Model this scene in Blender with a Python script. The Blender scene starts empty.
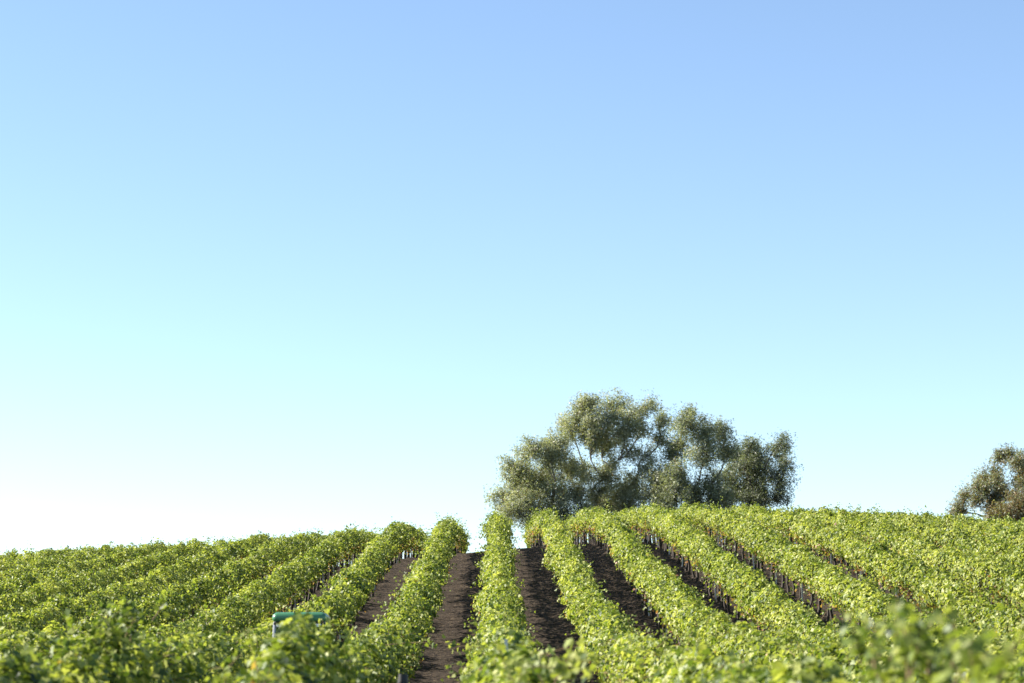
import bpy, bmesh, math
import numpy as np
from mathutils import Vector

# ------------------------------------------------------------------ camera, light, exposure
scene = bpy.context.scene
COL = scene.collection
FPX = 2418.0          # 85 mm on a 36 mm sensor, in pixels of the 1024 wide frame
PITCH = math.radians(8.43)
YAW = math.radians(0.47)
cam_d = bpy.data.cameras.new('camera')
cam = bpy.data.objects.new('camera', cam_d)
COL.objects.link(cam)
cam.location = (0, 0, 0)
cam.rotation_euler = (math.pi/2 + PITCH, 0, -YAW)
cam_d.lens = 85
cam_d.sensor_width = 36
cam_d.clip_end = 20000
cam_d.dof.use_dof = True
cam_d.dof.focus_distance = 85
cam_d.dof.aperture_fstop = 2.0
scene.camera = cam

SUN_EL = math.radians(32)
SUN_AZ = math.radians(-78)      # measured from +Y (view direction), negative = to the left
sun_dir = Vector((math.sin(SUN_AZ)*math.cos(SUN_EL), math.cos(SUN_AZ)*math.cos(SUN_EL), math.sin(SUN_EL)))
world = bpy.data.worlds.new('World')
scene.world = world
world.use_nodes = True
wn = world.node_tree
for n in list(wn.nodes): wn.nodes.remove(n)
sky = wn.nodes.new('ShaderNodeTexSky')
sky.sky_type = 'NISHITA'
sky.sun_disc = False
sky.sun_elevation = SUN_EL
sky.sun_rotation = SUN_AZ
sky.altitude = 1500
sky.air_density = 1.0
sky.dust_density = 0.3
sky.ozone_density = 1.5
bg = wn.nodes.new('ShaderNodeBackground')
bg.inputs['Strength'].default_value = 0.072
wo = wn.nodes.new('ShaderNodeOutputWorld')
wn.links.new(sky.outputs[0], bg.inputs[0])
wn.links.new(bg.outputs[0], wo.inputs[0])

sl = bpy.data.lights.new('sun', 'SUN')
sl.energy = 5.0
sl.angle = math.radians(0.5)
sl.color = (1.0, 0.94, 0.84)
so = bpy.data.objects.new('sun', sl)
COL.objects.link(so)
so.rotation_euler = sun_dir.to_track_quat('Z', 'Y').to_euler()
so.location = sun_dir*50 + Vector((0, 60, 0))

scene.view_settings.view_transform = 'Standard'
scene.view_settings.look = 'None'
scene.view_settings.gamma = 1
scene.view_settings.exposure = 1.68
scene.view_settings.use_curve_mapping = False
scene.render.engine = 'CYCLES'
scene.cycles.max_bounces = 8
scene.cycles.transmission_bounces = 6
scene.cycles.diffuse_bounces = 4

rng = np.random.default_rng(11)

# ------------------------------------------------------------------ helpers
def tag(o, label=None, cat=None, group=None, kind=None):
    if label: o['label'] = label
    if cat: o['category'] = cat
    if group: o['group'] = group
    if kind: o['kind'] = kind
    return o

def empty(name, loc):
    o = bpy.data.objects.new(name, None)
    o.empty_display_size = 0.3
    COL.objects.link(o)
    o.location = loc
    return o

def link(name, me, parent=None, loc=None):
    o = bpy.data.objects.new(name, me)
    COL.objects.link(o)
    if parent is not None: o.parent = parent
    if loc is not None: o.location = loc
    return o

def raw_mesh(name, V, F, mat, attrs=None, smooth=False):
    """V (n,3); F list of (m,k) int arrays; attrs {name: per-face floats (concatenated)}"""
    me = bpy.data.meshes.new(name)
    V = np.asarray(V, dtype=np.float32)
    me.vertices.add(len(V))
    me.vertices.foreach_set('co', V.ravel())
    loops = np.concatenate([f.ravel() for f in F]).astype(np.int32)
    sizes = np.concatenate([np.full(len(f), f.shape[1], np.int32) for f in F])
    starts = np.concatenate([[0], np.cumsum(sizes)[:-1]]).astype(np.int32)
    me.loops.add(len(loops))
    me.loops.foreach_set('vertex_index', loops)
    me.polygons.add(len(sizes))
    me.polygons.foreach_set('loop_start', starts)
    if smooth: me.polygons.foreach_set('use_smooth', np.ones(len(sizes), bool))
    me.update(calc_edges=True)
    if attrs:
        for k, v in attrs.items():
            a = me.attributes.new(k, 'FLOAT', 'FACE')
            a.data.foreach_set('value', np.asarray(v, np.float32))
    me.materials.append(mat)
    return me

def tubes(paths, radii, sides=6):
    """list of (n,3) paths and (n,) radii -> V, F arrays"""
    Vs, Fs, off = [], [], 0
    ang = np.linspace(0, 2*np.pi, sides, endpoint=False)
    for P, R in zip(paths, radii):
        P = np.asarray(P, float); R = np.asarray(R, float)
        T = np.gradient(P, axis=0)
        T /= np.linalg.norm(T, axis=1)[:, None] + 1e-9
        ref = np.array([0.0, 1.0, 0.0]) if abs(T[0, 1]) < 0.8 else np.array([1.0, 0, 0])
        A = np.cross(T, ref); A /= np.linalg.norm(A, axis=1)[:, None] + 1e-9
        B = np.cross(T, A)
        ring = P[:, None, :] + R[:, None, None]*(np.cos(ang)[None, :, None]*A[:, None, :] + np.sin(ang)[None, :, None]*B[:, None, :])
        n = len(P)
        Vs.append(ring.reshape(-1, 3))
        i = np.arange(n-1)[:, None]*sides
        j = np.arange(sides)[None, :]
        jn = (j+1) % sides
        f = np.stack([i+j, i+jn, i+sides+jn, i+sides+j], -1).reshape(-1, 4) + off
        Fs.append(f)
        off += n*sides
    return np.concatenate(Vs), np.concatenate(Fs)

# leaf templates: u along the midrib, v across, w normal offset
def leaf_simple():
    T = np.array([[-.45, 0, 0], [-.25, -.46, .12], [.30, -.36, .10], [.55, 0, -.10], [.30, .36, .10], [-.25, .46, .12]])
    return T, [np.array([[0, 1, 2, 3], [0, 3, 4, 5]])]

def leaf_lobed():
    pts = [(-.30, 0, 0)]
    out = [(-.50, -.22), (-.28, -.50), (-.02, -.34), (.18, -.46), (.26, -.20), (.60, 0), (.26, .20), (.18, .46), (-.02, .34), (-.28, .50), (-.50, .22)]
    T = [(-.32, 0, 0.0)] + [(a, b, .16*abs(b) - .12*max(0, a)**2*2) for a, b in out]
    c = len(T)
    T.append((0.02, 0, -.02))
    F = []
    # vertex 0 is the petiole notch, c the middle of the midrib
    for i in range(1, len(out)):
        F.append((c, i, i+1))
    F.append((c, 0, 1)); F.append((c, len(out), 0))
    return np.array(T), [np.array(F)]

def oak_spray():
    # a tiny spray of three narrow leaves, one mesh island each
    T, F, o = [], [], 0
    for a in (-0.9, 0.0, 0.9):
        ca, sa = math.cos(a), math.sin(a)
        for u, v, w in [(0, 0, 0), (.30, -.11, .04), (.62, 0, -.03), (.30, .11, .04)]:
            T.append((u*ca - v*sa - .2, u*sa + v*ca, w + .05*abs(a)))
        F.append((o, o+1, o+2, o+3)); o += 4
    return np.array(T), [np.array(F)]

def leaf_cloud(P, N, S, template, tint, autumn, droop=0.5, r=None):
    """verts/faces/attributes of many leaves"""
    r = r or rng
    T, F = template
    n = len(P)
    N = N/(np.linalg.norm(N, axis=1)[:, None]+1e-9)
    D = r.normal(size=(n, 3)); D[:, 2] -= droop*1.5
    U = D - (D*N).sum(1)[:, None]*N
    U /= np.linalg.norm(U, axis=1)[:, None]+1e-9
    W = np.cross(N, U)
    asp = r.uniform(.8, 1.15, n)
    curl = r.uniform(-.4, 2.0, n)
    V = P[:, None, :] + S[:, None, None]*(T[None, :, 0:1]*U[:, None, :] + T[None, :, 1:2]*asp[:, None, None]*W[:, None, :]
                                           + T[None, :, 2:3]*curl[:, None, None]*N[:, None, :])
    k = len(T)
    Fo = [ (f[None, :, :] + (np.arange(n)*k)[:, None, None]).reshape(-1, f.shape[1]) for f in F]
    fa = sum(len(f) for f in F)
    return V.reshape(-1, 3), Fo, np.repeat(tint, fa), np.repeat(autumn, fa)

def vnoise1(x, seed):
    r = np.random.default_rng(seed); t = r.uniform(-1, 1, 4096)
    i = np.floor(x).astype(int); f = x-i; f = f*f*(3-2*f)
    return t[i % 4096]*(1-f) + t[(i+1) % 4096]*f

def vnoise2(x, y, seed):
    r = np.random.default_rng(seed); t = r.uniform(-1, 1, (257, 257))
    xi = np.floor(x).astype(int); yi = np.floor(y).astype(int)
    fx = x-xi; fy = y-yi; fx = fx*fx*(3-2*fx); fy = fy*fy*(3-2*fy)
    g = lambda a, b: t[a % 257, b % 257]
    return (g(xi, yi)*(1-fx) + g(xi+1, yi)*fx)*(1-fy) + (g(xi, yi+1)*(1-fx) + g(xi+1, yi+1)*fx)*fy

# ------------------------------------------------------------------ terrain
PY = np.array([-400, -60, 0, 10, 18, 34, 45, 55, 64, 72, 83, 100, 110, 121, 135, 150, 160, 175, 200, 250, 400, 1200, 6000.])
PZ = np.array([-4.5, -2.4, -2.05, -1.95, -1.75, -1.15, -0.68, -.12, .85, 1.75, 3.1, 5.35, 6.45, 7.35, 8.22, 9.0, 9.5, 9.55, 8.6, 4.5, -6, -25, -60.])
_yy = np.linspace(-60, 260, 1281)
_zz = np.interp(_yy, PY, PZ)
_k = np.hanning(33); _k /= _k.sum()
_zs = np.convolve(np.pad(_zz, 16, mode='edge'), _k, 'valid')
def prof(y):
    return np.where((y > -55) & (y < 255), np.interp(y, _yy, _zs), np.interp(y, PY, PZ))
LX = np.array([-400, -60, -40, -24.7, -14.7, -9.7, -4.7, -2.2, 0, 5, 10, 15, 20, 26, 40, 70, 400.])
LZ = np.array([-20, -5.2, -3.4, -2.35, -1.75, -1.4, -.95, -.65, -.4, -.1, 0.0, -.15, -.4, -.85, -2.3, -5, -25.])
_xx = np.linspace(-80, 80, 641)
_lk = np.hanning(25); _lk /= _lk.sum()
_ls = np.convolve(np.pad(np.interp(_xx, LX, LZ), 12, mode='edge'), _lk, 'valid')
def ground_z(x, y):
    x = np.asarray(x, float); y = np.asarray(y, float)
    g = np.clip((y-45)/65, 0, 1); g = g*g*(3-2*g)
    lat = np.where(np.abs(x) < 78, np.interp(x, _xx, _ls), np.interp(x, LX, LZ)) + .4
    q = np.clip((x-4)/9, 0, 1); q = q*q*(3-2*q)*np.clip((60-x)/30, 0, 1)
    return prof(y) + lat*g + .52*q*np.exp(-((y-80)/25)**2)

# ------------------------------------------------------------------ materials
def new_mat(name):
    m = bpy.data.materials.new(name); m.use_nodes = True
    nt = m.node_tree
    for n in list(nt.nodes): nt.nodes.remove(n)
    out = nt.nodes.new('ShaderNodeOutputMaterial')
    return m, nt, out

def leaf_material(name, stops, autumn_stops, trans=0.34, rough=0.5, spec=0.30, trans_gain=1.5):
    m, nt, out = new_mat(name)
    a = nt.nodes.new('ShaderNodeAttribute'); a.attribute_name = 'tint'
    b = nt.nodes.new('ShaderNodeAttribute'); b.attribute_name = 'autumn'
    r1 = nt.nodes.new('ShaderNodeValToRGB'); r2 = nt.nodes.new('ShaderNodeValToRGB')
    for rmp, st in ((r1, stops), (r2, autumn_stops)):
        el = rmp.color_ramp.elements
        while len(el) < len(st): el.new(0.5)
        for e, (p, c) in zip(el, st):
            e.position = p; e.color = (*c, 1)
    nt.links.new(a.outputs['Fac'], r1.inputs[0]); nt.links.new(b.outputs['Fac'], r2.inputs[0])
    gt = nt.nodes.new('ShaderNodeMath'); gt.operation = 'GREATER_THAN'; gt.inputs[1].default_value = 0.001
    nt.links.new(b.outputs['Fac'], gt.inputs[0])
    mx = nt.nodes.new('ShaderNodeMix'); mx.data_type = 'RGBA'
    nt.links.new(gt.outputs[0], mx.inputs['Factor'])
    nt.links.new(r1.outputs[0], mx.inputs['A']); nt.links.new(r2.outputs[0], mx.inputs['B'])
    # blotches on the blades
    tc = nt.nodes.new('ShaderNodeTexCoord'); nz = nt.nodes.new('ShaderNodeTexNoise')
    nz.inputs['Scale'].default_value = 22; nz.inputs['Detail'].default_value = 2
    nt.links.new(tc.outputs['Object'], nz.inputs['Vector'])
    mr = nt.nodes.new('ShaderNodeMapRange'); mr.inputs['To Min'].default_value = 1.08; mr.inputs['To Max'].default_value = 1.25
    nt.links.new(nz.outputs[0], mr.inputs[0])
    hs = nt.nodes.new('ShaderNodeHueSaturation')
    nt.links.new(mr.outputs[0], hs.inputs['Value']); nt.links.new(mx.outputs['Result'], hs.inputs['Color'])
    p = nt.nodes.new('ShaderNodeBsdfPrincipled')
    p.inputs['Roughness'].default_value = rough
    p.inputs['Specular IOR Level'].default_value = spec
    nt.links.new(hs.outputs[0], p.inputs['Base Color'])
    t = nt.nodes.new('ShaderNodeBsdfTranslucent')
    g = nt.nodes.new('ShaderNodeVectorMath'); g.operation = 'MULTIPLY'
    g.inputs[1].default_value = (trans_gain*1.15, trans_gain*1.2, trans_gain*.5)
    nt.links.new(hs.outputs[0], g.inputs[0]); nt.links.new(g.outputs[0], t.inputs[0])
    ms = nt.nodes.new('ShaderNodeMixShader'); ms.inputs[0].default_value = trans
    nt.links.new(p.outputs[0], ms.inputs[1]); nt.links.new(t.outputs[0], ms.inputs[2])
    nt.links.new(ms.outputs[0], out.inputs[0])
    return m

VINE = leaf_material('vine_leaf',
    [(0.0, (.022, .042, .011)), (.35, (.085, .12, .022)), (.7, (.20, .225, .048)), (1.0, (.31, .315, .105))],
    [(0.0, (.28, .23, .07)), (.55, (.26, .15, .07)), (1.0, (.14, .06, .035))])
OAK = leaf_material('oak_leaf',
    [(0.0, (.075, .09, .062)), (.5, (.18, .20, .13)), (1.0, (.31, .315, .215))],  # ramp lightened to paint haze and flare over the crowns
    [(0.0, (.13, .12, .05)), (1.0, (.17, .10, .045))], trans=.35, rough=.5, spec=.5, trans_gain=1.2)

def noise_mat(name, c1, c2, scale=8, rough=.85, bump=.3, stretch=(1, 1, 1), detail=6, metallic=0, dist=.05):
    m, nt, out = new_mat(name)
    tc = nt.nodes.new('ShaderNodeTexCoord'); mp = nt.nodes.new('ShaderNodeMapping')
    mp.inputs['Scale'].default_value = stretch
    nt.links.new(tc.outputs['Object'], mp.inputs[0])
    nz = nt.nodes.new('ShaderNodeTexNoise'); nz.inputs['Scale'].default_value = scale; nz.inputs['Detail'].default_value = detail
    nt.links.new(mp.outputs[0], nz.inputs['Vector'])
    r = nt.nodes.new('ShaderNodeValToRGB')
    r.color_ramp.elements[0].position = .3; r.color_ramp.elements[1].position = .7
    r.color_ramp.elements[0].color = (*c1, 1); r.color_ramp.elements[1].color = (*c2, 1)
    nt.links.new(nz.outputs[0], r.inputs[0])
    p = nt.nodes.new('ShaderNodeBsdfPrincipled')
    p.inputs['Roughness'].default_value = rough; p.inputs['Metallic'].default_value = metallic
    nt.links.new(r.outputs[0], p.inputs['Base Color'])
    if bump:
        b = nt.nodes.new('ShaderNodeBump'); b.inputs['Strength'].default_value = bump; b.inputs['Distance'].default_value = dist
        nt.links.new(nz.outputs[0], b.inputs['Height']); nt.links.new(b.outputs[0], p.inputs['Normal'])
    nt.links.new(p.outputs[0], out.inputs[0])
    return m

BARK = noise_mat('vine_bark', (.018, .013, .010), (.055, .042, .032), 30, bump=.8, stretch=(1, 1, .25), dist=.02)
CANE = noise_mat('cane_bark', (.14, .10, .045), (.24, .15, .07), 20, bump=.2, dist=.01)
OAKBARK = noise_mat('oak_bark', (.08, .07, .06), (.19, .17, .14), 6, bump=.8, stretch=(1, 1, .3))
STEEL = noise_mat('galvanised_steel', (.38, .40, .42), (.55, .57, .58), 25, rough=.45, bump=.1, metallic=.7, dist=.005)
WOOD = noise_mat('weathered_wood', (.05, .045, .04), (.13, .11, .09), 14, bump=.5, stretch=(1, 1, .12), dist=.01)
GREEN = noise_mat('green_enamel', (.05, .17, .080), (.07, .20, .10), 5, rough=.28, bump=0)
DARK = noise_mat('dark_trim', (.012, .013, .014), (.022, .023, .025), 12, rough=.5, bump=.1, dist=.005)
GREY = noise_mat('grey_paint', (.30, .31, .33), (.40, .41, .43), 9, rough=.4, bump=0)
RUBBER = noise_mat('tyre_rubber', (.018, .017, .016), (.05, .042, .035), 10, rough=.9, bump=.2, dist=.01)
YEL = noise_mat('yellow_paint', (.55, .38, .03), (.62, .44, .05), 9, rough=.4, bump=0)
def glass_mat():
    m, nt, out = new_mat('cab_glass')
    p = nt.nodes.new('ShaderNodeBsdfPrincipled')
    p.inputs['Base Color'].default_value = (.62, .72, .70, 1); p.inputs['Roughness'].default_value = .04
    p.inputs['Transmission Weight'].default_value = 1.0; p.inputs['IOR'].default_value = 1.05
    nt.links.new(p.outputs[0], out.inputs[0]); return m
GLASS = glass_mat()
def lamp_mat():
    m, nt, out = new_mat('lamp_lens')
    p = nt.nodes.new('ShaderNodeBsdfPrincipled')
    p.inputs['Base Color'].default_value = (.75, .76, .75, 1); p.inputs['Roughness'].default_value = .1
    nt.links.new(p.outputs[0], out.inputs[0]); return m
LENS = lamp_mat()

def soil_mat():
    m, nt, out = new_mat('tilled_soil')
    tc = nt.nodes.new('ShaderNodeTexCoord')
    def nz(scale, st, det=6):
        mp = nt.nodes.new('ShaderNodeMapping'); mp.inputs['Scale'].default_value = st
        nt.links.new(tc.outputs['Object'], mp.inputs[0])
        n = nt.nodes.new('ShaderNodeTexNoise'); n.inputs['Scale'].default_value = scale; n.inputs['Detail'].default_value = det
        nt.links.new(mp.outputs[0], n.inputs['Vector']); return n
    big = nz(.35, (1, .6, 1), 4); clod = nz(7, (1, 1, 1), 8); pale_streak = nz(16, (.45, 1.6, 1), 4)  # pale streaks stand in for sun between the rows, and for straw litter
    r = nt.nodes.new('ShaderNodeValToRGB'); el = r.color_ramp.elements
    el[0].position = .3; el[0].color = (.014, .0092, .0058, 1); el[1].position = .78; el[1].color = (.040, .027, .017, 1)
    mx = nt.nodes.new('ShaderNodeMath'); mx.operation = 'MULTIPLY_ADD'; mx.inputs[1].default_value = .6
    ml = nt.nodes.new('ShaderNodeMath'); ml.operation = 'MULTIPLY'; ml.inputs[1].default_value = .4
    nt.links.new(big.outputs[0], ml.inputs[0]); nt.links.new(clod.outputs[0], mx.inputs[0]); nt.links.new(ml.outputs[0], mx.inputs[2])
    nt.links.new(mx.outputs[0], r.inputs[0])
    sr = nt.nodes.new('ShaderNodeValToRGB'); e = sr.color_ramp.elements
    e[0].position = .56; e[0].color = (0, 0, 0, 1); e[1].position = .66; e[1].color = (1, 1, 1, 1)
    nt.links.new(pale_streak.outputs[0], sr.inputs[0])
    mix = nt.nodes.new('ShaderNodeMix'); mix.data_type = 'RGBA'
    nt.links.new(sr.outputs[0], mix.inputs['Factor']); nt.links.new(r.outputs[0], mix.inputs['A'])
    mix.inputs['B'].default_value = (.12, .09, .056, 1)
    p = nt.nodes.new('ShaderNodeBsdfPrincipled'); p.inputs['Roughness'].default_value = 1.08
    p.inputs['Specular IOR Level'].default_value = .15
    nt.links.new(mix.outputs['Result'], p.inputs['Base Color'])
    b = nt.nodes.new('ShaderNodeBump'); b.inputs['Strength'].default_value = 1; b.inputs['Distance'].default_value = .09
    nt.links.new(clod.outputs[0], b.inputs['Height']); nt.links.new(b.outputs[0], p.inputs['Normal'])
    nt.links.new(p.outputs[0], out.inputs[0])
    return m
SOIL = soil_mat()

# ------------------------------------------------------------------ the ground, one sheet out to the horizon
def build_ground():
    xf = np.arange(-44, 44.01, .28)
    xs = np.concatenate([[-9000, -4000, -1500, -700, -350, -200, -120, -80, -60, -50], xf, [50, 60, 80, 120, 200, 350, 700, 1500, 4000, 9000]])
    yf = np.arange(-4, 190, .3)
    ys = np.concatenate([[-3000, -800, -200, -80, -40, -15], yf, [195, 205, 220, 240, 270, 320, 400, 600, 1000, 2500, 9000]])
    X, Y = np.meshgrid(xs, ys)
    Z = ground_z(X, Y)
    inner = (np.abs(X) < 46) & (Y > -4) & (Y < 192)
    Z = Z + np.where(inner, .035*vnoise2(X/.45, Y/.6, 5) + .05*vnoise2(X/1.6, Y/2.3, 6) + .02*vnoise2(X/.28, Y/.3, 8), 0)
    # low berm under each row
    w = (X - ROW0 + ROWD/2) % ROWD - ROWD/2
    Z = Z + np.where(inner & (Y > 10), .10*np.exp(-(w/.35)**2), 0)
    ny, nx = X.shape
    V = np.stack([X, Y, Z], -1).reshape(-1, 3)
    i = np.arange(ny-1)[:, None]*nx; j = np.arange(nx-1)[None, :]
    F = np.stack([i+j, i+j+1, i+nx+j+1, i+nx+j], -1).reshape(-1, 4)
    me = raw_mesh('ground', V, [F], SOIL, smooth=True)
    tag(link('ground', me), kind='structure')

ROW0, ROWD = 0.24, 2.4
build_ground()

# ------------------------------------------------------------------ vine rows
SIMPLE, LOBED = leaf_simple(), leaf_lobed()
def pile(chunks, name, mat):
    V = []; F = {}; tint = {}; aut = {}; off = 0
    for v, fo, t, a in chunks:
        for f in fo:
            k = f.shape[1]
            F.setdefault(k, []).append(f+off); tint.setdefault(k, []).append(t); aut.setdefault(k, []).append(a)
        V.append(v); off += len(v)
    ks = sorted(F)
    return raw_mesh(name, np.concatenate(V), [np.concatenate(F[k]) for k in ks], mat,
                    {'tint': np.concatenate([x for k in ks for x in tint[k]]), 'autumn': np.concatenate([x for k in ks for x in aut[k]])})

def canopy_points(k, y0, y1, dens, tall=0.0):
    """points on/in the leafy wall of row k between y0 and y1"""
    n = int((y1-y0)*dens)
    x0 = ROW0 + k*ROWD
    y = rng.uniform(y0, y1, n)
    th = rng.uniform(-np.pi, np.pi, n)           # 0 = right side, pi/2 = top
    rad = 1 - np.abs(rng.normal(0, .20, n)); rad = np.clip(rad, .15, 1)
    sd = 1000+k
    lump = .32*vnoise2(y/.75, (th+np.pi)*.9, sd) + .24*vnoise2(y/.38, (th+np.pi)*1.6, sd+200) + .15*vnoise2(y/.18, (th+np.pi)*2.8, sd+300)
    wob = .10*vnoise1(y/2.1, sd+50)
    if k == -1: top0 = .30*np.exp(-((y-27.0)/4.0)**2)
    elif k == -2: top0 = .25*np.exp(-((y-28)/3)**2)
    else: top0 = 0
    hw = (.43 if k > 2 else .46)*(1-(.22 if abs(k) < 2 else 0)*np.clip((y-85)/25, 0, 1)) + .12*vnoise1(y/1.8, sd+60) + .06*vnoise1(y/.7, sd+65)
    top = 1.74 - .10*np.clip((y-70)/40, 0, 1) + .15*vnoise1(y/1.8, sd+70) + .11*vnoise1(y/.6, sd+75) + tall + top0
    bot = (.90 if k > 1 else .80) + .18*vnoise1(y/.9, sd+80)
    cz = (top+bot)/2 + .05; hz = (top-bot)/2
    rr = rad*(1+lump)
    c, s = np.cos(th), np.sin(th)
    # squarer shoulders, sagging sides
    e = np.where(s > 0, 1.3, .95)
    px = x0 + wob + hw*rr*np.sign(c)*np.abs(c)**e
    pz = cz + hz*rr*np.sign(s)*np.abs(s)**e
    keep = np.ones(n, bool)
    keep &= ~((s < -.35) & (rng.random(n) < .45))
    hole = vnoise2(y/.35, (th+np.pi)*1.9, sd+500)
    keep &= ~((hole > .62) & (rad > .7) & (rng.random(n) < .75))
    N = np.stack([c*1.0, rng.normal(0, .15, n), s*.8+.35], -1)*1.0 + rng.normal(0, .55, (n, 3))
    P = np.stack([px, y, ground_z(x0, y)+pz], -1)
    low = np.clip((1.30-(pz))/.4, 0, 1)
    return P[keep], N[keep], low[keep], s[keep]

def tints(n, y, low, patchseed):
    t = rng.beta(1.6, 1.6, n)
    t += .14*vnoise1(y/1.8, patchseed) + .10*vnoise1(y/.5, patchseed+1) + .11 - .1*np.clip((50-y)/25, 0, 1)  # near leaves tinted darker to deepen their shading
    t = np.clip(t, 0, 1)
    pa = .003 + .42*low*np.clip(.35+vnoise1(y/1.1, patchseed+2), 0, 1)
    a = np.where(rng.random(n) < pa, rng.uniform(.02, 1, n), 0)
    return t, a

def shoot(p0, d, L, sag, nleaf, size, tmpl, bright=.55):
    """one cane with alternating leaves: returns leaf chunk and the tube path"""
    m = 8
    s = np.linspace(0, 1, m)
    d = np.asarray(d, float); d /= np.linalg.norm(d)
    path = np.asarray(p0)[None, :] + L*s[:, None]*d[None, :] + np.array([0, 0, -1])[None, :]*(sag*L*s**2)[:, None]
    side = rng.normal(size=3); path += (np.sin(s*3)[:, None]*side[None, :]*.03)
    q = np.linspace(.15, 1, nleaf)
    P = np.stack([np.interp(q, s, path[:, i]) for i in range(3)], -1)
    P += rng.normal(0, size*.42, (nleaf, 3))
    N = rng.normal(0, .75, (nleaf, 3)) + np.array([-.25, -.2, .6])
    S = size*rng.uniform(.7, 1.15, nleaf)*(1.05-.45*q)
    t = np.clip(rng.normal(bright, .18, nleaf), 0, 1)
    return leaf_cloud(P, N, S, tmpl, t, np.zeros(nleaf)), path

# shared small parts
def trunk_mesh(i):
    r = np.random.default_rng(40+i)
    h = .92
    s = np.linspace(0, 1, 7)
    bend = r.normal(0, .05, 2)
    P = np.stack([bend[0]*np.sin(s*3)+r.normal(0, .008, 7), bend[1]*np.sin(s*2.4)+r.normal(0, .012, 7), -.06+s*(h+.06)], -1)
    R = np.interp(s, [0, .1, .6, .9, 1], [.062, .045, .038, .05, .045])*r.uniform(.85, 1.2)
    top = P[-1]
    paths, rads = [P], [R]
    for sg in (-1, 1):                      # the two permanent arms along the wire
        q = np.linspace(0, 1, 6)
        A = top[None, :] + np.stack([r.normal(0, .012, 6), sg*q*.86, .05*np.sin(q*3)+r.normal(0, .01, 6)], -1)
        A[0] = top - np.array([0, 0, .05])
        paths.append(A); rads.append(np.linspace(.034, .016, 6))
        for j in range(5):
            b = A[1+j % 5]; c = b + np.array([r.normal(0, .08), r.normal(0, .06), r.uniform(.25, .5)])
            paths.append(np.stack([b, (b+c)/2+r.normal(0, .02, 3), c])); rads.append([.009, .007, .004])
    V, F = tubes(paths, rads, 6)
    return raw_mesh('vine_trunk', V, [F], BARK, smooth=True)
TRUNKS = [trunk_mesh(i) for i in range(7)]

def steel_post_mesh(h=2.0, w=.022):
    bm = bmesh.new()
    prof2 = [(-w, -w), (w, -w), (w, w*.7), (w*.6, w*.7), (w*.6, -w*.5), (-w*.6, -w*.5), (-w*.6, w*.7), (-w, w*.7)]
    lo = [bm.verts.new((a, b, -.3)) for a, b in prof2]; hi = [bm.verts.new((a, b, h)) for a, b in prof2]
    for i in range(8):
        j = (i+1) % 8; bm.faces.new((lo[i], lo[j], hi[j], hi[i]))
    bm.faces.new(hi)
    me = bpy.data.meshes.new('trellis_post'); bm.to_mesh(me); bm.free(); me.materials.append(STEEL); return me
POST = steel_post_mesh(1.5)

def round_post_mesh(name, h, r, mat):
    s = 14; bm = bmesh.new()
    rings = [(-.3, r*1.03), (h*.5, r), (h-.02, r*.97), (h, r*.86)]
    prev = None
    for z, rr in rings:
        ring = [bm.verts.new((rr*math.cos(2*math.pi*i/s), rr*math.sin(2*math.pi*i/s), z)) for i in range(s)]
        if prev:
            for i in range(s): bm.faces.new((prev[i], prev[(i+1) % s], ring[(i+1) % s], ring[i]))
        prev = ring
    bm.faces.new(prev)
    me = bpy.data.meshes.new(name); bm.to_mesh(me); bm.free(); me.materials.append(mat); return me
ENDPOST = round_post_mesh('end_post', 1.75, .06, WOOD)

Y_END = 171.0
def row_label(k):
    L = {
     0: 'central vine row running straight uphill, nearly vertical in the photo',
     1: 'vine row just right of the straight central one, cresting by the oaks\' left edge',
     2: 'second vine row right of the straight central one, arching over the crest',
     3: 'third vine row right of the straight central one, cresting below the tallest oak',
     4: 'fourth vine row right of the straight central one, cresting below the middle of the oaks',
     5: 'fifth vine row right of the straight central one, dark gap along its left side',
     6: 'sixth vine row right of the straight central one, cresting below the dark right oak',
     7: 'seventh vine row right of the straight central one, cresting where the oak clump ends',
     -1: 'vine row just left of the straight central one, leaning right to a peaked crest',
     -2: 'second vine row left of the straight central one, passing behind the green tractor cab',
     -3: 'third vine row left of the straight central one, passing left of the green tractor cab',
     -4: 'fourth vine row left of the straight central one, patchy orange on its sunny top',
    }
    if k in L: return L[k]
    names = {5: 'fifth', 6: 'sixth', 7: 'seventh', 8: 'eighth', 9: 'ninth', 10: 'tenth', 11: 'eleventh', 12: 'twelfth', 13: 'thirteenth', 14: 'fourteenth', 15: 'fifteenth', 16: 'sixteenth', 17: 'seventeenth'}
    return '%s vine row %s of the straight central one, counted along the crest' % (names[abs(k)], 'right' if k > 0 else 'left')

def row_start(k):
    x0 = ROW0+k*ROWD
    base = 18.5 if k == 0 else (11.0 if k > 0 else 21.0)
    return max(base, abs(x0)/.235 - 3.0)

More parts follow.
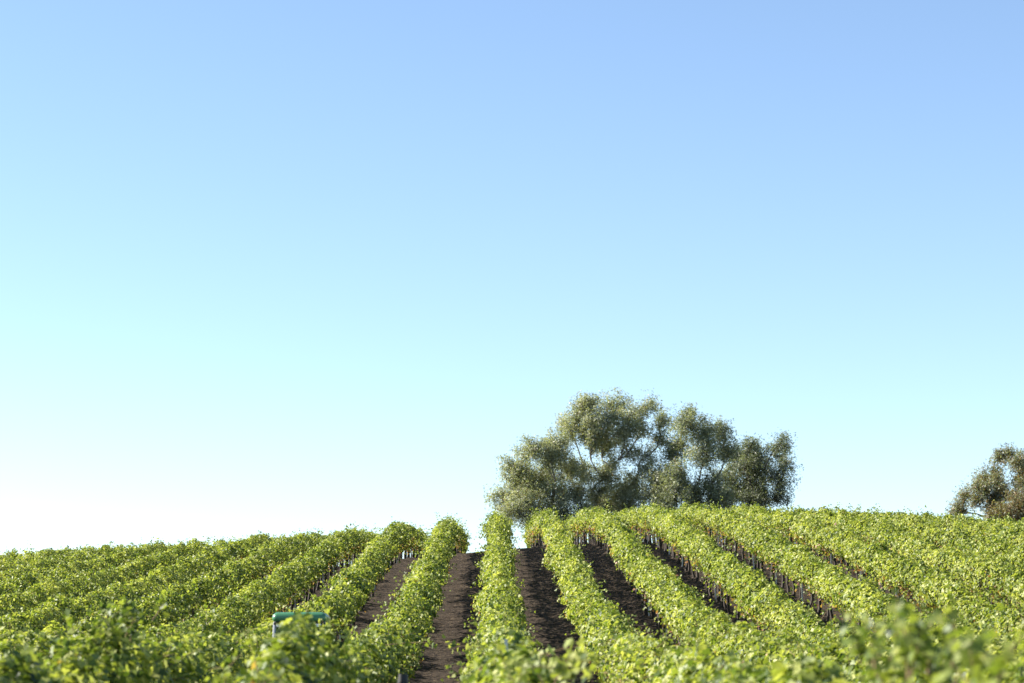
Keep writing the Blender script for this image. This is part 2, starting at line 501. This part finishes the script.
def build_row(k):
    x0 = ROW0+k*ROWD
    ys = row_start(k)
    root = empty('vine_row', (x0, ys, float(ground_z(x0, ys))))
    tag(root, row_label(k), 'vine row', 'trellised vine rows on the hill')
    org = np.array(root.location)
    chunks = []
    # LOD bands (leaf size grows a little with distance, count falls)
    for a, b, dens, size, tm in ((0, 30, 860, .098, LOBED), (30, 55, 860, .090, LOBED), (55, 90, 820, .084, SIMPLE), (90, 125, 740, .087, SIMPLE), (125, 146, 560, .096, SIMPLE), (146, Y_END, 280, .128, SIMPLE)):
        a, b = max(a, ys), min(b, Y_END)
        if b <= a: continue
        P, N, low, s = canopy_points(k, a, b, dens)
        n = len(P)
        t, au = tints(n, P[:, 1], low, 2000+k)
        S = size*rng.uniform(.5, 1.4, n)
        chunks.append(leaf_cloud(P, N, S, tm, t, au))
    # thin dark-tinted leaves added under the canopy to deepen its shade, round the trunks
    m = int((min(Y_END, 160)-ys)*46)
    y = rng.uniform(ys, min(Y_END, 160), m)
    pz = .30 + .75*rng.beta(2.6, 1.2, m)
    keep = vnoise1(y/.4, 4000+k) + rng.normal(0, .3, m) > -.15
    y, pz = y[keep], pz[keep]; m = len(y)
    P = np.stack([x0+rng.normal(0, .17, m), y, ground_z(x0, y)+pz], -1)
    chunks.append(leaf_cloud(P, rng.normal(0, 1, (m, 3)), rng.uniform(.05, .11, m), SIMPLE, np.clip(rng.normal(.3, .2, m), 0, 1), np.where(rng.random(m) < .35, rng.uniform(.3, 1, m), 0)))
    # shoots standing out of the canopy
    paths = []
    y = ys + rng.uniform(0, .5)
    while y < Y_END:
        h = 1.62
        sgn = rng.choice([-1, 1])
        far = y > 60
        lateral = rng.random() < .45
        if lateral:      # a lateral reaching out over the alley
            p0 = (x0 + sgn*.35, y, float(ground_z(x0, y))+rng.uniform(1.1, 1.6))
            d = (sgn, rng.normal(0, .25), rng.uniform(-.1, .5)); L = rng.uniform(.25, .6)
        else:
            p0 = (x0 + rng.uniform(-.3, .3), y, float(ground_z(x0, y))+h)
            d = (sgn*abs(rng.normal(.35, .45)), rng.normal(0, .4), rng.uniform(.5, 1.2)); L = rng.uniform(.3, .72)*(1.35 if rng.random() < .2 else 1)
        c, pth = shoot(p0, d, L, rng.uniform(.1, .55), 9 if far else 12, .095 if not far else .105, SIMPLE if far else LOBED)
        chunks.append(c)
        if y < 60: paths.append(pth)
        y += rng.exponential(.36 if y < 60 else (.30 if abs(k) < 5 else .42))
    for e in EXTRA.get(k, []):
        c, pth = shoot(*e[:4], e[4], e[5], LOBED, bright=e[6] if len(e) > 6 else .55)
        chunks.append(c); paths.append(pth)
    chunks = [(v-org, f, t, a) for v, f, t, a in chunks]
    if paths:      # the canes that carry the outstanding leaves
        V, F = tubes([p-org for p in paths], [np.linspace(.006, .002, len(p)) for p in paths], 4)
        chunks.append((V, [F], np.full(len(F), -1.0), np.zeros(len(F))))
    me = pile(chunks, 'foliage', VINE)
    me.materials.append(CANE)
    t = np.empty(len(me.polygons), np.float32); me.attributes['tint'].data.foreach_get('value', t)
    me.polygons.foreach_set('material_index', (t < -.5).astype(np.int32))
    link('foliage', me, root)
    # wires
    yy = np.arange(ys, Y_END, 3.0)
    gz = ground_z(np.full_like(yy, x0), yy)
    for hgt in (.95, 1.4):
        P = np.stack([np.zeros_like(yy), yy-ys, gz+hgt-org[2]], -1)
        V, F = tubes([P], [np.full(len(P), .0035)], 4)
        link('trellis_wire', raw_mesh('trellis_wire', V, [F], STEEL), root)
    # trunks; hidden ones (far side of the crest, outer rows) are left out
    y = ys + .7
    cnt = 0
    while y < (158 if abs(k) < 9 else 140) and cnt < 97:
        o = link('vine_trunk', TRUNKS[rng.integers(len(TRUNKS))], root, (rng.normal(0, .03), y-ys, float(ground_z(x0, y))-org[2]+.02))
        o.rotation_euler = (rng.normal(0, .05), rng.normal(0, .05), math.pi*rng.integers(2)+rng.normal(0, .12))
        s = rng.uniform(.9, 1.1); o.scale = (s*1.1, 1, rng.uniform(.93, 1.04))
        y += rng.uniform(1.55, 1.95); cnt += 1
    y = ys + 3.2
    while y < 158:
        o = link('trellis_post', POST, root, (rng.normal(0, .015), y-ys, float(ground_z(x0, y))-org[2]))
        o.rotation_euler = (rng.normal(0, .02), rng.normal(0, .02), 0)
        y += 7.0
    if abs(k) < 4:
        o = link('end_post', ENDPOST, root, (0, .1, 0)); o.rotation_euler = (.12, 0, 0)
    return root

def at(px, py, Y):
    """world point seen at pixel (px,py) at depth Y"""
    v = Vector(((px-512)/FPX, (341.5-py)/FPX, -1.0))
    v.rotate(cam.rotation_euler)
    return np.array(v)*(Y/v.y)

EXTRA = {k: [] for k in range(-20, 21)}
# long canes at the feet of the near rows
def add_extra(k, px, py, Y, d, L, sag, n, size, br=.55):
    EXTRA[k].append((at(px, py, Y), d, L, sag, n, size, br))
for i in range(26):   # leafy clump left foreground
    add_extra(-2, 112+rng.normal(0, 20), 645+rng.normal(0, 14), 28.5+rng.normal(0, .5), (rng.normal(0, .35), rng.normal(0, .3), 1), rng.uniform(.3, .5), .2, 15, .12, .36)
for i in range(9):   # in front of the tractor
    Yq = rng.uniform(26, 31)
    add_extra(-1, 492-2.3/Yq*2418+rng.normal(0, 6), 655, Yq, (rng.normal(0, .2), rng.normal(0, .2), 1), rng.uniform(.2, .34), .15, 10, .12, .6)
for px_, py_, L_ in ((283, 648, .34), (296, 650, .3), (310, 648, .34), (330, 640, .50), (336, 638, .42), (325, 645, .42), (343, 640, .4)):
    add_extra(-1, px_, py_, 36, (-.1, 0, 1), L_, .1, 14, .12, .65)
for i in range(17):  # right foreground
    add_extra(1, 925+rng.normal(0, 34), 672+rng.normal(0, 12), 14.5+rng.normal(0, .6), (rng.normal(0, .35), rng.normal(0, .3), 1), rng.uniform(.3, .5), .15, 16, .10, .42)
for i in range(4):
    add_extra(1, 985+rng.normal(0, 22), 690, 12+rng.normal(0, .4), (rng.normal(0, .3), 0, 1), rng.uniform(.25, .4), .1, 13, .13, .5)
for i in range(5):   # right side of the central row's foot, reaching over the alley
    add_extra(0, 555+rng.normal(0, 8), 668+rng.normal(0, 6), 20+rng.normal(0, 1), (1, rng.normal(0, .3), .45), .42, .35, 12, .12, .72)
add_extra(0, 540, 655, 24, (1, 0, .25), .75, .1, 14, .12, .6)
add_extra(-1, 385, 645, 40, (1, 0, .14), 1.55, .12, 22, .12, .6)
add_extra(0, 480, 648, 36, (-1, 0, .25), .55, .3, 12, .12, .6)
for px, py in ((3, 560), (10, 556), (60, 556), (75, 556), (112, 552), (190, 548), (262, 540)):
    k = -int(round((495-px)/2418*118/ROWD)) if px < 495 else 0
    Y = 118
    add_extra(k, px, py, Y, (rng.normal(0, .5), 0, 1), .6, .2, 9, .13, .35)

ROWS = list(range(-16, 18))
for k in ROWS:
    if row_start(k) < 160: build_row(k)

# ------------------------------------------------------------------ oaks on the crest
SPRAY = oak_spray()
def limb(a, b, r0, r1, wig, r, n=7):
    s = np.linspace(0, 1, n)
    a = np.asarray(a, float); b = np.asarray(b, float)
    L = np.linalg.norm(b-a)
    P = a[None, :]*(1-s)[:, None] + b[None, :]*s[:, None]
    P += np.sin(s*np.pi)[:, None]*r.normal(0, wig*L, 3)[None, :]*np.array([1, 1, .6])
    P += (np.sin(s*np.pi*2.2+r.uniform(0, 6))*np.sin(s*np.pi))[:, None]*r.normal(0, wig*L*.6, 3)[None, :]
    return P, np.linspace(r0, r1, n)

def build_tree(name, label, cat, base_px, Y, blobs, seed, tint=(.5, .2), autumn=0.0, per_clump=66, clumps_per_m3=.55, trunk_r=.35, leaf=.17, group=None, fork_h=2.6, mat=OAK):
    """blobs: (px, py, r_px, dy metres) - positions of the leafy masses of this crown"""
    r = np.random.default_rng(seed)
    m = Y/FPX
    bx = at(base_px, 560, Y)[0]
    gz = float(ground_z(bx, Y))
    root = empty(name, (bx, Y, gz)); tag(root, label, cat, group)
    org = np.array([bx, Y, gz])
    cs = []
    for px, py, rp, dy in blobs:
        cs.append((at(px, py, Y)-org + np.array([0, dy, 0]), rp*m))
    # trunk with two or three stems
    fork = np.array([r.normal(0, .25), r.normal(0, .2), fork_h])
    tp, tr = limb((0, 0, -.3), fork, trunk_r*1.25, trunk_r*.8, .05, r)
    V, F = tubes([tp], [tr], 12)
    link('trunk', raw_mesh('trunk', V, [F], OAKBARK, smooth=True), root)
    paths, rads = [], []
    order = sorted(range(len(cs)), key=lambda i: np.linalg.norm(cs[i][0]-fork))
    nodes = [fork]; nrad = [trunk_r*.7]
    P_l, N_l, T_l = [], [], []
    for i in order:
        c, R = cs[i]
        # join to the nearest existing node that is lower and closer to the stem
        best, bd = 0, 1e9
        for j, q in enumerate(nodes):
            dd = np.linalg.norm(q-c) + .55*np.linalg.norm(q-fork) + (3 if q[2] > c[2]+.3 else 0)
            if dd < bd: best, bd = j, dd
        a = nodes[best]
        r0 = max(.06, nrad[best]*.62)
        P, rr = limb(a, c, r0, max(.03, r0*.42), .10, r, 9)
        paths.append(P); rads.append(rr)
        nodes.append(P[5]); nrad.append(rr[5]); nodes.append(c); nrad.append(rr[-1])
        ncl = max(12, int(25*R*R))
        for q in range(ncl):
            u = r.normal(size=3); u /= np.linalg.norm(u)
            rad = R*(r.uniform(.1, 1)**.5)*r.uniform(.8, 1.2)
            e = c + u*rad*np.array([1, 1, .9])
            if q % 4 == 0: e = c + (e-c)*.72
            st = P[r.integers(4, 9)]
            bp, br = limb(st, e, .035, .010, .12, r, 5)
            if q % 2 == 0: paths.append(bp); rads.append(br*.8)
            n = int(per_clump*r.uniform(.5, 1.4))
            sg = r.uniform(.14, .30) if q % 4 else r.uniform(.32, .44)
            pts = e + np.clip(r.normal(0, 1, (n, 3)), -1.7, 1.7)*sg*np.array([1.1, 1.1, 1.15]) - np.array([0, 0, .12])
            # a few leaves along the twig too
            k2 = n//5
            w = r.uniform(.3, 1, k2); seg = st[None, :]*(1-w)[:, None] + e[None, :]*w[:, None] + r.normal(0, .10, (k2, 3))
            pts = np.concatenate([pts, seg])
            P_l.append(pts)
            N_l.append(u[None, :]*.5 + r.normal(0, .7, (len(pts), 3)) + np.array([0, 0, .45]))
            T_l.append(np.clip(r.normal(tint[0], .12) + r.normal(0, tint[1], len(pts)), 0, 1))
    V, F = tubes(paths, rads, 6)
    link('branches', raw_mesh('branches', V, [F], OAKBARK, smooth=True), root)
    P = np.concatenate(P_l); N = np.concatenate(N_l); T = np.concatenate(T_l)
    au = np.where(r.random(len(P)) < autumn, r.uniform(.02, 1, len(P)), 0)
    v, f, t, a = leaf_cloud(P, N, leaf*r.uniform(.7, 1.3, len(P)), SPRAY, T, au, droop=.3, r=r)
    me = raw_mesh('crown', v, f, mat, {'tint': t, 'autumn': a})
    link('crown', me, root)
    print(name, 'leaves', len(P), 'base', org)

def C5(L, sc=3.103, ox=480, oy=370, seed=0, spread=1.0):
    r = np.random.default_rng(seed)
    out = []
    for a, b, c in L:
        out.append((ox+a/sc, oy+b/sc, c/sc*1.42, r.uniform(-1, 1)*spread*2.2))
    return out
G = 'oaks in the clump on the hilltop'  # leaf tints paint the clump sunlit at the left, shaded at the right
build_tree('oak_tree', 'grey-green oak at the left end of the hilltop clump, boughs reaching down to the vines', 'tree', 574, 179,
    C5([(112, 300, 42), (78, 385, 34), (160, 250, 36), (205, 320, 50), (140, 410, 48), (240, 235, 40), (285, 295, 42), (225, 400, 52), (300, 370, 42), (95, 450, 34),
        (170, 350, 44), (250, 455, 46), (170, 470, 44), (120, 350, 40), (215, 265, 36), (320, 440, 36)], seed=1), 101, tint=(.74, .2), group=G, trunk_r=.38, autumn=.04)
build_tree('oak_tree', 'tallest oak of the hilltop clump, rounded pale crown with bare forks showing', 'tree', 608, 181,
    C5([(318, 118, 34), (295, 175, 44), (265, 150, 22), (370, 165, 44), (425, 108, 34), (400, 215, 48), (465, 150, 36), (440, 185, 36), (525, 115, 26), (565, 150, 28), (560, 210, 24), (345, 215, 34),
        (400, 320, 44), (440, 375, 42), (465, 250, 28), (480, 350, 34), (395, 400, 44), (500, 175, 20), (350, 370, 28), (340, 110, 28), (460, 420, 40), (525, 265, 22), (330, 300, 22)], seed=2), 102, tint=(.74, .2), group=G, trunk_r=.42, autumn=.05, fork_h=3.2)
build_tree('oak_tree', 'oak between the tallest and the darkest of the clump, curved bare limbs showing', 'tree', 688, 178,
    C5([(630, 165, 34), (690, 195, 42), (755, 180, 30), (620, 230, 34), (690, 260, 42), (750, 245, 36), (565, 330, 44), (610, 320, 36), (535, 375, 38), (600, 385, 44), (660, 375, 40),
        (720, 350, 30), (735, 395, 40), (650, 130, 16), (590, 260, 22), (525, 300, 22), (560, 430, 34), (680, 430, 36)], seed=3), 103, tint=(.5, .2), group=G, trunk_r=.36, autumn=.03)
build_tree('oak_tree', 'spreading oak tinted dark for shade at the right end of the hilltop clump', 'tree', 738, 183,
    C5([(800, 250, 34), (820, 300, 40), (870, 255, 36), (925, 230, 26), (955, 290, 22), (880, 310, 38), (860, 355, 38), (925, 345, 32), (800, 365, 40), (935, 395, 26),
        (770, 310, 28), (760, 400, 34), (850, 395, 32), (945, 255, 20), (895, 385, 28), (840, 240, 24)], seed=4), 104, tint=(.16, .18), group=G, trunk_r=.34, autumn=.0)  # low tint puts the shade of this end into the leaf colour
build_tree('oak_tree', 'oak apart from the clump at the photo\'s right edge, sky showing through its crown', 'tree', 1006, 186,
    C5([(495, 165, 40), (440, 245, 46), (380, 300, 40), (570, 190, 40), (325, 365, 50), (255, 400, 36), (205, 470, 28), (400, 420, 60), (460, 360, 36), (640, 170, 50), (640, 250, 36),
        (620, 330, 46), (700, 260, 80), (760, 400, 90), (800, 200, 80), (220, 500, 20), (440, 480, 46), (350, 330, 34), (540, 135, 22), (430, 330, 30), (595, 300, 20), (535, 400, 44), (470, 430, 40), (300, 440, 22)], sc=6.21, ox=924, oy=430, seed=5, spread=.8), 105, tint=(.42, .2), autumn=.38, trunk_r=.30, leaf=.19)
build_tree('brown_shrub', 'tall brownish shrub in front of the oak at the right edge', 'shrub', 1013, 176,
    C5([(425, 545, 42), (495, 510, 62), (575, 440, 66), (600, 540, 80), (660, 480, 80), (720, 560, 90), (470, 590, 60), (640, 600, 80)], sc=6.21, ox=924, oy=430, seed=6, spread=.5), 106,
    tint=(.6, .2), autumn=.7, trunk_r=.16, leaf=.17, fork_h=.8)

# ------------------------------------------------------------------ narrow vineyard tractor
def rbox(sx, sy, sz, bev, loc=(0, 0, 0), seg=3, taper=None):
    bm = bmesh.new(); bmesh.ops.create_cube(bm, size=1)
    for v in bm.verts:
        k = 1.0
        if taper and v.co.z > 0: k = taper
        v.co = Vector((v.co.x*sx*k, v.co.y*sy*k, v.co.z*sz))
    if bev: bmesh.ops.bevel(bm, geom=bm.edges[:], offset=bev, segments=seg, profile=.5, affect='EDGES')
    for v in bm.verts: v.co += Vector(loc)
    return bm
def join_bm(bms):
    out = bmesh.new()
    for b in bms:
        me = bpy.data.meshes.new('tmp'); b.to_mesh(me); b.free(); out.from_mesh(me); bpy.data.meshes.remove(me)
    return out
def bm_obj(name, bm, mat, parent, smooth=True):
    me = bpy.data.meshes.new(name); bm.to_mesh(me); bm.free(); me.materials.append(mat)
    if smooth:
        me.polygons.foreach_set('use_smooth', [True]*len(me.polygons))
        me.set_sharp_from_angle(angle=math.radians(40))
    return link(name, me, parent)
def cyl(r, w, loc, seg=32, axis='X', r2=None):
    bm = bmesh.new(); bmesh.ops.create_cone(bm, cap_ends=True, segments=seg, radius1=r, radius2=r if r2 is None else r2, depth=w)
    from mathutils import Matrix
    if axis == 'X': bmesh.ops.rotate(bm, verts=bm.verts, matrix=Matrix.Rotation(math.pi/2, 3, 'Y'))
    if axis == 'Y': bmesh.ops.rotate(bm, verts=bm.verts, matrix=Matrix.Rotation(math.pi/2, 3, 'X'))
    for v in bm.verts: v.co += Vector(loc)
    return bm
def bar(a, b, w):
    a, b = Vector(a), Vector(b); d = b-a
    bm = rbox(w, w, d.length, w*.2, seg=2)
    q = d.to_track_quat('Z', 'Y')
    for v in bm.verts: v.co = q @ v.co + (a+b)/2
    return bm
def tyre(R, w, loc, lugs):
    bm = bmesh.new()
    prof = [(R*.62, -w*.42), (R*.80, -w*.5), (R*.94, -w*.46), (R*.97, 0), (R*.94, w*.46), (R*.80, w*.5), (R*.62, w*.42)]
    n = 40; rings = []
    for i in range(n):
        a = 2*math.pi*i/n
        rings.append([bm.verts.new((x, r*math.cos(a), r*math.sin(a))) for r, x in prof])
    for i in range(n):
        for j in range(len(prof)-1): bm.faces.new((rings[i][j], rings[i][j+1], rings[(i+1) % n][j+1], rings[(i+1) % n][j]))
    lg = []
    for i in range(lugs):
        for s in (-1, 1):
            a = 2*math.pi*(i+(.5 if s > 0 else 0))/lugs
            b = rbox(w*.52, R*.07, R*.07, .006, seg=1)
            for v in b.verts:
                x, y, z = v.co; aa = a + s*(x+w*.26)*.0 + (x*s)*.9/R*.5
                rr = R*.965+z; v.co = Vector((x+s*w*.24, rr*math.cos(aa)-y*math.sin(aa), rr*math.sin(aa)+y*math.cos(aa)))
            lg.append(b)
    out = join_bm([bm]+lg)
    for v in out.verts: v.co += Vector(loc)
    return out

def build_tractor():
    X, Y = at(301, 640, 43)[0], 43.0
    gz = float(ground_z(X, Y))
    root = empty('tractor', (X, Y, gz+.03))
    tag(root, 'narrow green tractor between the vine rows, only its cab showing above the leaves', 'tractor')
    H = float(at(301, 613, 43)[2]) - gz - .03      # top of the roof
    W = .98
    # local -Y faces the camera: the front
    bm = rbox(W, 1.25, .17, .083, (0, .15, H-.085), 5, taper=.95)
    roof = bm_obj('cab_roof', bm, GREEN, root)
    bm_obj('roof_lining', rbox(W*.93, 1.16, .05, .02, (0, .15, H-.198)), DARK, roof)
    for s in (-1, 1):
        l = bm_obj('work_lamp', join_bm([rbox(.11, .05, .07, .015, (s*.34, -.50, H-.235))]), DARK, roof)
        bm_obj('lens', rbox(.09, .012, .05, .005, (s*.34, -.531, H-.235)), LENS, l)
    top, mid = H-.17, .95
    posts = []
    for s in (-1, 1):
        bm_obj('cab_pillar', bar((s*.43, -.38, top), (s*.46, -.52, mid), .055), GREY, root)
        bm_obj('cab_pillar', bar((s*.43, .70, top), (s*.44, .72, mid-.1), .06), GREY, root)
        bm_obj('door', join_bm([bar((s*.445, -.36, top-.03), (s*.465, -.46, .62), .03), bar((s*.445, .66, top-.03), (s*.45, .66, .62), .03), bar((s*.465, -.46, .62), (s*.45, .66, .62), .03)]), DARK, root)
        bm_obj('side_window', rbox(.008, 1.0, top-mid-.02, 0, (s*.448, .16, (top+mid)/2)), GLASS, root, False)
        m = bm_obj('mirror', join_bm([rbox(.03, .03, .20, .008, (s*.58, -.50, mid+.5)), bar((s*.46, -.48, mid+.55), (s*.58, -.50, mid+.55), .014)]), DARK, root)
        f = bm_obj('mudguard', rbox(.20, .95, .07, .03, (s*.42, .75, 1.02)), GREEN, root)
        w = bm_obj('wheel', cyl(.30, .10, (s*.40, .75, .52)), YEL, root)
        bm_obj('tyre', tyre(.52, .26, (s*.42, .75, .52), 18), RUBBER, w)
        w = bm_obj('wheel', cyl(.20, .08, (s*.40, -1.25, .34)), YEL, root)
        bm_obj('tyre', tyre(.34, .20, (s*.41, -1.25, .34), 14), RUBBER, w)
        bm_obj('headlight', cyl(.055, .03, (s*.13, -1.905, .98), axis='Y'), LENS, root)
    bm_obj('windscreen', rbox(.82, .008, top-mid-.03, 0, (0, -.46, (top+mid)/2)), GLASS, root, False)
    bm_obj('rear_window', rbox(.82, .008, top-mid-.03, 0, (0, .71, (top+mid)/2)), GLASS, root, False)
    bm_obj('cab_base', join_bm([rbox(.86, 1.2, .36, .04, (0, .12, .76)), rbox(.5, .9, .3, .04, (0, .2, .45))]), GREEN, root)
    bm_obj('seat', join_bm([rbox(.44, .42, .12, .05, (0, .30, 1.05)), rbox(.42, .12, .46, .05, (0, .53, 1.32))]), DARK, root)
    bm_obj('steering_wheel', join_bm([cyl(.17, .025, (0, -.12, 1.28), axis='Z'), bar((0, -.30, 1.0), (0, -.12, 1.28), .035)]), DARK, root)
    bm_obj('bonnet', rbox(.46, 1.42, .50, .09, (0, -1.18, .92), 4, taper=.9), GREEN, root)
    bm_obj('grille', rbox(.34, .03, .26, .02, (0, -1.885, .80)), DARK, root)
    bm_obj('chassis', join_bm([rbox(.26, 2.3, .24, .03, (0, -.6, .50)), rbox(.66, .12, .12, .02, (0, -1.25, .36)), rbox(.66, .14, .16, .03, (0, .75, .52))]), DARK, root)
    bm_obj('exhaust', cyl(.028, .55, (.19, -.75, 1.38), axis='Z'), DARK, root)
build_tractor()

# ------------------------------------------------------------------ dark round-topped post by the central row's foot
p = at(403, 674, 30)
gz = float(ground_z(p[0], 30.0))
post = empty('dark_post', (p[0], 30.0, gz))  # an unidentified dark shape, built as a round-topped post
tag(post, 'short dark pipe with a round cap in the alley left of the central vine row', 'pole')
h = float(p[2])-gz
bm_obj('pole', join_bm([cyl(.045, h+.2, (0, 0, (h-.2)/2-.04), axis='Z')]), GREY, post)
bm_obj('cap', join_bm([cyl(.066, .10, (0, 0, h-.05), axis='Z', r2=.058), cyl(.075, .02, (0, 0, h-.11), axis='Z')]), DARK, post)

# loose galvanised stake leaning in the leaves of the central row
p = at(506, 639, 27)
gz = float(ground_z(p[0], 27.0))
stake = link('metal_stake', steel_post_mesh(float(p[2])-gz, .020), None, (p[0], 27.0, gz))
tag(stake, 'bright galvanised stake poking up through leaves at the foot of the central row', 'stake')
